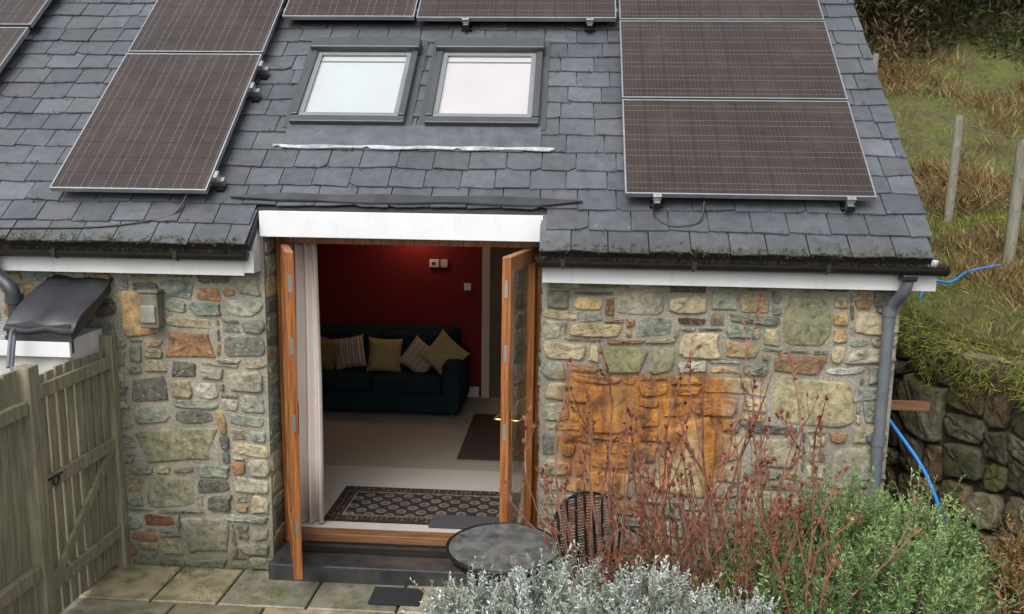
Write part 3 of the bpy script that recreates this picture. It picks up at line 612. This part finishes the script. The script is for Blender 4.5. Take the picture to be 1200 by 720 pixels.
arch=spline_pts([(-.21,.0,.42),(-.23,.03,.65),(-.17,.06,.82),(0,.08,.88),(.17,.06,.82),(.23,.03,.65),(.21,0,.42)],8)
sp=[arch,circ(0,-.2,.43,.22,30)]
for k in range(-3,4): 
    x=k*.06; top=.87-.9*x*x*2.2; sp.append([(x,.0,.43),(x,.045,.65),(x,.07,top)])
for sx in (-1,1):
    sp.append(spline_pts([(sx*.22,.03,.66),(sx*.27,-.12,.66),(sx*.27,-.3,.63),(sx*.22,-.36,.43),(sx*.22,-.36,0)],8)); sp.append([(sx*.2,0,.43),(sx*.22,.08,0)])
curve('frame',sp,.009,M_iron,ch,2)
wv=[]
for k in range(22):
    z=.48+.018*k; hw=.2 if z<.75 else .2*math.sqrt(max(.05,1-((z-.75)/.14)**2)); wv.append([(-hw,.03+(z-.5)*.1,z),(0,.05+(z-.5)*.1,z),(hw,.03+(z-.5)*.1,z)])
for k in range(-6,7):
    x=k*.033; dd=math.sqrt(max(.001,.21**2-x*x)); wv.append([(x,-.2-dd,.432),(x,-.2+dd,.432)]); wv.append([(-dd,-.2+x,.436),(dd,-.2+x,.436)])
curve('weave',wv,.0055,simple('brown_wicker',(.10,.055,.045),.6),ch,1)
# ------------------------------------------------------------------ retaining wall
rw=empty('retaining_wall')
pts=[(3.5,-3.2),(3.35,-1.6),(3.2,-.6),(3.09,.28),(2.72,1.24),(2.55,2.2),(2.55,6.5)]
for i in range(len(pts)-1):
    p,q=np.array(pts[i]),np.array(pts[i+1]); u=(q-p); ln=np.linalg.norm(u); u=u/ln; nn=np.array([-u[1],u[0]])
    h=float(np.interp((p[1]+q[1])/2,WTy,WTz))
    rr=pack(0,ln,G-.05,h,[],cell=.075,wr=(3,8),hr=(2,4)); stones(rr,'stones',rw,M_stone_dark,PALD,frame=((p[0],p[1],0),(u[0],u[1],0),(nn[0],nn[1],0)),prot=.06,gap=.003,back=.1,wave=.03,jit=.016)
    V=[(p[0]+.02,p[1],G-.1),(q[0]+.02,q[1],G-.1),(q[0]+.02,q[1],h-.04),(p[0]+.02,p[1],h-.04)]; V+=[(a+.2,b,c) for a,b,c in V]
    mk('core',V,[(0,1,2,3),(4,7,6,5),(3,2,6,7),(0,3,7,4),(1,5,6,2)],M_soil,rw)
box('timber_prop',2.15,2.60,.5,.56,1.05,1.11,M_oak)
curve('blue_water_hose',[spline_pts([(2.26,.5,1.05),(2.33,.40,.95),(2.48,.2,.70),(2.57,.05,.40),(2.60,-.1,.05)],10)],.014,M_hose,None,3)
def hz(x,y): return float(height(np.array(x),np.array(y)))
curve('blue_water_hose',[spline_pts([(x,y,z or hz(x,y)+.07) for x,y,z in ((2.62,1.40,1.54),(2.78,1.55,None),(2.98,1.70,None),(3.2,1.74,None),(3.40,1.88,None),(3.66,1.90,None))],8)],.011,M_hose,None,3)
hf=empty('hillside_post_and_wire_fence'); tops=[]
for (x,y,h) in ((5.0,9.5,.9),(4.42,7.2,1.05),(4.52,5.0,1.25),(3.85,2.15,1.10),(3.9,-1.5,1.1)):
    z=hz(x,y); curve('post',[[(x,y,z-.2),(x+.02,y,z+h)]],.05,M_post,hf,4); tops.append((x,y,z,h))
for f in (.95,.7,.45,.2): curve('wire',[[(x,y-.05,z+h*f) for x,y,z,h in tops]],.003,M_alu,hf,1)
# ------------------------------------------------------------------ vegetation
green=np.array([.185,.215,.038]); straw=np.array([.30,.24,.10]); br=np.array([.18,.10,.04])
def grass(n,x0,x1,y0,y1,scale):
    x=NR.uniform(x0,x1,n); y=y0+(y1-y0)*NR.uniform(0,1,n)**1.3; k=(x>xr(y)+.03)|(y>9); x=x[k];y=y[k]; z=height(x,y); n=len(x)
    m=sn(x,y,.9,2.)+NR.normal(0,.3,n)+.38
    C=np.where((m>.05)[:,None],green,np.where((m>-.30)[:,None],straw,br))*NR.uniform(.4,1.3,(n,1))
    D=NR.normal(size=(n,3))*[.6,.6,.3]+[-.15,-.3,.9]; Ln=NR.uniform(.03,.10,n)*scale*(1+1.0*(m<.05))
    return np.stack([x,y,z-.01],1),D,Ln,Ln*.035+.0008,C
def clumps(n,x0,x1,y0,y1,per,l0,l1,wd):
    x=NR.uniform(x0,x1,n); y=y0+(y1-y0)*NR.uniform(0,1,n)**1.2; k=(x>xr(y)+.25)&(sn(x,y,.9,2.)<-.08+NR.normal(0,.14,n)); x=x[k];y=y[k]; n=len(x); sz=NR.uniform(.5,1.3,n)
    tone=np.where((NR.random(n)<.5)[:,None],np.array([.28,.16,.065]),np.array([.36,.28,.13]))*NR.uniform(.5,1.15,(n,1))
    lean=NR.normal(size=(n,3))*[.35,.35,.1]+[-.35,-.45,0]
    X_=np.repeat(x,per)+NR.normal(0,.07,n*per)*np.repeat(sz,per); Y_=np.repeat(y,per)+NR.normal(0,.07,n*per)*np.repeat(sz,per); Z_=height(X_,Y_)
    D=np.repeat(lean,per,0)+NR.normal(size=(n*per,3))*[.45,.45,.35]+[0,0,.75]; Ln=NR.uniform(l0,l1,n*per)*np.repeat(sz,per)
    return np.stack([X_,Y_,Z_-.01],1),D,Ln,np.full(n*per,wd),np.repeat(tone,per,0)*NR.uniform(.5,1.3,(n*per,1))
S=[grass(60000,2.55,6.5,-1.2,6,.8),grass(45000,3,14,4,13,1.4),clumps(1700,2.6,6.5,-.8,6,20,.08,.30,.0028),clumps(2000,3.5,13,5,13,20,.15,.45,.006)]
leaves('hillside_grass',*[np.concatenate([s_[i] for s_ in S]) for i in range(5)],M_stem)
n=26000; y=NR.uniform(-1.6,3,n); x=xr(y)+NR.uniform(-.12,.3,n); cl=np.clip(sn(y*2,x*3,1.5),-.6,1); z=np.interp(y,WTy,WTz)+NR.uniform(-.16,.07,n)-np.maximum(0,cl)*.34*NR.random(n)
C=np.where((NR.random(n)<.74)[:,None],np.array([.20,.23,.04]),np.array([.24,.17,.075]))*NR.uniform(.3,1.3,(n,1))
leaves('moss_overhang',np.stack([x,y,z],1),NR.normal(size=(n,3))+[-.6,-.3,-.5],NR.uniform(.03,.12,n),.0034,C,M_stem)
def sprigs(name,centers,N_,hgt,leafn,leafL,leafW,palette,mat,stemcol,stemr,parent,up=.6):
    P=[];D=[];C=[];Ls=[];st=[]
    for (cx,cy,cz,rx,ry,rz) in centers:
        for _ in range(N_):
            d=np.array([R.gauss(0,1),R.gauss(0,1),abs(R.gauss(0,1))*.9+up*.2]); d/=np.linalg.norm(d)
            r0=R.uniform(.5,.95); base=np.array([cx+d[0]*rx*r0,cy+d[1]*ry*r0,cz+d[2]*rz*r0])
            dv=d*np.array([.6,.6,.7])+np.array([R.gauss(0,.2),R.gauss(0,.2),up]); dv/=np.linalg.norm(dv)
            ln=hgt*R.uniform(.5,1.35); bend=np.array([R.gauss(0,.25),R.gauss(0,.25),0])*ln; pal=np.array(palette[R.randrange(len(palette))])*R.uniform(.6,1.2)
            st.append(([tuple(base-dv*ln*.6),tuple(base+dv*ln*.5),tuple(base+dv*ln+bend*.5)],[1,.8,.4]))
            t=np.linspace(0.02,1,leafn); pts=base+np.outer(t,dv*ln)+np.outer(t*t,bend*.5)
            dd=NR.normal(size=(leafn,3))*.75+dv*.9
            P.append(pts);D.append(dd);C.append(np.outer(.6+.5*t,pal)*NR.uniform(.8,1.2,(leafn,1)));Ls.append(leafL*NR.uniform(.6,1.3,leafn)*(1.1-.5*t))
    P=np.concatenate(P);D=np.concatenate(D);C=np.concatenate(C);Ls=np.concatenate(Ls)
    leaves('foliage',P,D,Ls,Ls*leafW,C,mat,parent); curve('twigs',st,stemr,simple(name+'_twig',stemcol,.8),parent,0)
sant=empty('silver_santolina_bush')
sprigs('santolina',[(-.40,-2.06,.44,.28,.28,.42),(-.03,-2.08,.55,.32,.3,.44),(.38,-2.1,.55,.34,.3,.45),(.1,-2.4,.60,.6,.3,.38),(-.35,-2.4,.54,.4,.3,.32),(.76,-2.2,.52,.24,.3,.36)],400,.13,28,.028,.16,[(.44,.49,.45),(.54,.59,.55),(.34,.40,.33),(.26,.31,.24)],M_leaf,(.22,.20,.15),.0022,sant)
rose=empty('rosemary_bush')
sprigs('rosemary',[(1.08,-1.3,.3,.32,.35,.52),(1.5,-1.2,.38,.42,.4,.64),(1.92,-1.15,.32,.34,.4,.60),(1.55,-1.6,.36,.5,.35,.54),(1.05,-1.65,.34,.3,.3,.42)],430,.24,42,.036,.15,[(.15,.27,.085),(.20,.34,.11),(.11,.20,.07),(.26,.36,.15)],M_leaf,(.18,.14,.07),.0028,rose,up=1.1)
def blob(c,r,n,col,nm,parent,ln):
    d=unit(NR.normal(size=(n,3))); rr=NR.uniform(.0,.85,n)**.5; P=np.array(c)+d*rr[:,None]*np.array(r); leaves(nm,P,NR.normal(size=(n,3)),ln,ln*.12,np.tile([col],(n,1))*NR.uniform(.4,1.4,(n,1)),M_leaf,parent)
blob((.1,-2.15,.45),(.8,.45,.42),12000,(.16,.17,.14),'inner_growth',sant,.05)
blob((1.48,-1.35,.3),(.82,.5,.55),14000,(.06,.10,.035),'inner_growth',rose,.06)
shrub=empty('bare_red_stem_shrub'); st=[];buds=[]
def branch(p,d,ln,r,depth):
    pts=[p];n=6;q=np.array(p)
    for i in range(n):
        d=d+np.array([R.gauss(0,.07),R.gauss(0,.07),R.gauss(0,.04)+.03]); d/=np.linalg.norm(d); q=q+d*ln/n; pts.append(tuple(q))
        if depth<2 and i>=1 and R.random()<(.45 if depth==0 else .30):
            a=np.array([R.gauss(0,1),R.gauss(0,1),.3]); nd=d+a*.34; nd/=np.linalg.norm(nd); branch(tuple(q),nd,ln*R.uniform(.25,.45)*(1-.08*i),r*.65,depth+1)
        if depth>0 and R.random()<.35: buds.append((q.copy(),d+np.array([R.gauss(0,.8),R.gauss(0,.8),0])))
    buds.append((q.copy(),d)); st.append((pts,[r*(1-.10*i) for i in range(n+1)]))
for (cx,cy,n) in ((.52,-1.5,22),(.88,-1.55,26),(.22,-1.35,14),(1.1,-1.75,10)):
    for _ in range(n):
        z=hz(cx,cy); d=np.array([R.gauss(0,.24),R.gauss(0,.14)+.03,1.0]); d/=np.linalg.norm(d)
        branch((cx+R.gauss(0,.10),cy+R.gauss(0,.08),z-.02),d,R.uniform(.75,1.3),1.0,0)
z=hz(.85,-1.5)
for (x,dx,h) in ((.92,.10,1.58),(.4,-.24,1.45),(.6,-.03,1.42),(.75,.06,1.40),(.3,-.08,1.35),(1.0,.2,1.35),(.5,.12,1.45),(.85,-.05,1.45),(.2,-.15,1.3)): branch((x,-1.5,z),unit(np.array([dx,.05,1])),h,1.3,0)
m_red=simple('red_brown_bark',(.22,.10,.062),.6,var=.6,nscale=20,bmp=.2)
curve('stems',st,.0070,m_red,shrub,2)
P=np.array([b[0] for b in buds]); D=np.array([b[1] for b in buds]); P=np.repeat(P,6,0); D=np.repeat(D,6,0)+NR.normal(size=(len(P),3))*.22
leaves('buds',P,D,NR.uniform(.02,.04,len(P)),.006,np.tile([[.24,.095,.06]],(len(P),1))*NR.uniform(.6,1.4,(len(P),1)),M_leaf,shrub)
bk=empty('dead_bracken'); 
sprigs('bracken',[(2.35,-1.5,.25,.35,.3,.38),(2.75,-1.2,.3,.3,.3,.40),(2.9,-.7,.15,.25,.2,.35),(3.0,-.2,.05,.15,.25,.3)],120,.2,24,.05,.12,[(.26,.14,.06),(.32,.20,.09),(.14,.14,.04)],M_stem,(.16,.09,.05),.002,bk)
def tree(name,x,y,h,spread,cols,nleaf,seed):
    rr=random.Random(seed); z=hz(x,y); par=empty(name); st=[]; tips=[]
    def br_(p,d,ln,r,dep):
        q=np.array(p,float);pts=[tuple(q)]
        for i in range(4):
            d=d+np.array([rr.gauss(0,.15),rr.gauss(0,.15),.05]); d/=np.linalg.norm(d); q=q+d*ln/4; pts.append(tuple(q))
            if dep<3:
                for _ in range(2):
                    nd=d*.6+np.array([rr.gauss(0,.8),rr.gauss(0,.8),rr.gauss(.1,.3)]); nd/=np.linalg.norm(nd); br_(tuple(q),nd,ln*rr.uniform(.4,.6),r*.5,dep+1)
            if dep>=2: tips.append(q.copy())
        st.append((pts,[r*(1-.15*i) for i in range(5)]))
    br_((x,y,z-.2),np.array([0,0,1.]),h*.8,1,0)
    curve('trunk_and_limbs',st,.11,simple(name+'_bark',(.09,.075,.055),.9),par,1)
    T=np.array(tips); T=T[NR.integers(0,len(T),nleaf//30)]; P=np.repeat(T,30,0)+NR.normal(0,.22,(len(T)*30,3))*spread
    tone=np.repeat(NR.uniform(.4,1.5,(len(T),1)),30,0); C=np.array(cols)[np.repeat(NR.integers(0,len(cols),len(T)),30)]*tone*NR.uniform(.7,1.3,(len(P),1))
    leaves('foliage',P,NR.normal(size=(len(P),3))+[0,0,.3],NR.uniform(.06,.16,len(P)),.025,C,M_leaf,par)
GR=[(.035,.05,.015),(.05,.06,.02),(.025,.035,.015)]; BRN=[(.10,.07,.035),(.07,.055,.03),(.05,.05,.02)]
tr=[(4.9,12.0,3.5,GR),(6.2,12.0,3.2,BRN),(7.6,12.4,3.6,GR),(9.2,13.0,3.2,GR),(5.6,16.5,4.5,GR),(8,17,4.5,BRN),(11,16.5,5,GR),(3.4,13,4,BRN)]
for i,(x,y,h,c) in enumerate(tr): tree('hedgerow_tree',x,y,h,1.2,c,9000,i)
n=22000; x=NR.uniform(2,14,n); y=NR.uniform(10.8,17,n)+.5*np.sin(x*2); z=height(x,y)+np.abs(NR.normal(0,.45,n))
mm=sn(x,y,.8,5.); C=np.where((mm>0)[:,None],np.array([.045,.055,.018]),np.array([.10,.065,.03]))*NR.uniform(.4,1.5,(n,1))
leaves('hillside_scrub',np.stack([x,y,z],1),NR.normal(size=(n,3))+[0,0,.5],NR.uniform(.1,.3,n),.02,C,M_leaf)
n=6000; x=NR.uniform(-.9,3.1,n); y=NR.uniform(-2.6,-.9,n); z=height(x,y)+.01; C=np.where((NR.random(n)<.5)[:,None],np.array([.14,.09,.04]),np.array([.09,.10,.03]))*NR.uniform(.4,1.4,(n,1))
leaves('bed_leaf_litter',np.stack([x,y,z],1),NR.normal(size=(n,3))*[1,1,.35]+[0,0,.2],NR.uniform(.02,.08,n),.008,C,M_stem)
# ------------------------------------------------------------------ light + camera
w=bpy.data.worlds.new('World'); sc.world=w; w.use_nodes=True; nt=w.node_tree; bg=nt.nodes['Background']
sky=nt.nodes.new('ShaderNodeTexSky'); sky.sky_type='NISHITA'; sky.sun_disc=False; sky.sun_elevation=rad(50); sky.sun_rotation=rad(200); sky.dust_density=4; sky.air_density=1.0
hs=N(nt,'ShaderNodeHueSaturation',Saturation=.24,Value=1.7); L(nt,sky.outputs[0],hs.inputs['Color']); L(nt,hs.outputs[0],bg.inputs[0]); bg.inputs[1].default_value=.15
sd=bpy.data.lights.new('sun','SUN'); sd.energy=1.05; sd.angle=rad(40); sd.color=(1,.985,.965); so=put(bpy.data.objects.new('sun',sd))
az=rad(200); el=rad(50); dirv=Vector((math.sin(az)*math.cos(el),math.cos(az)*math.cos(el),math.sin(el))); so.rotation_euler=dirv.to_track_quat('Z','Y').to_euler(); so.location=(-3,-8,10)
yaw,pitch,roll=rad(3.8),rad(9.37),rad(.79)
f=Vector((-math.sin(yaw)*math.cos(pitch),math.cos(yaw)*math.cos(pitch),-math.sin(pitch))); r=Vector((math.cos(yaw),math.sin(yaw),0)); u=r.cross(f)
r2=r*math.cos(roll)+u*math.sin(roll); u2=r2.cross(f)
cd=bpy.data.cameras.new('camera'); cd.sensor_width=36; cd.lens=30; cd.clip_end=600; cd.clip_start=.05
co=put(bpy.data.objects.new('camera',cd)); co.matrix_world=Matrix(((r2.x,u2.x,-f.x,0),(r2.y,u2.y,-f.y,-5.6),(r2.z,u2.z,-f.z,2.74),(0,0,0,1)))
sc.camera=co
sc.view_settings.view_transform='Standard'; sc.view_settings.look='None'; sc.view_settings.exposure=0
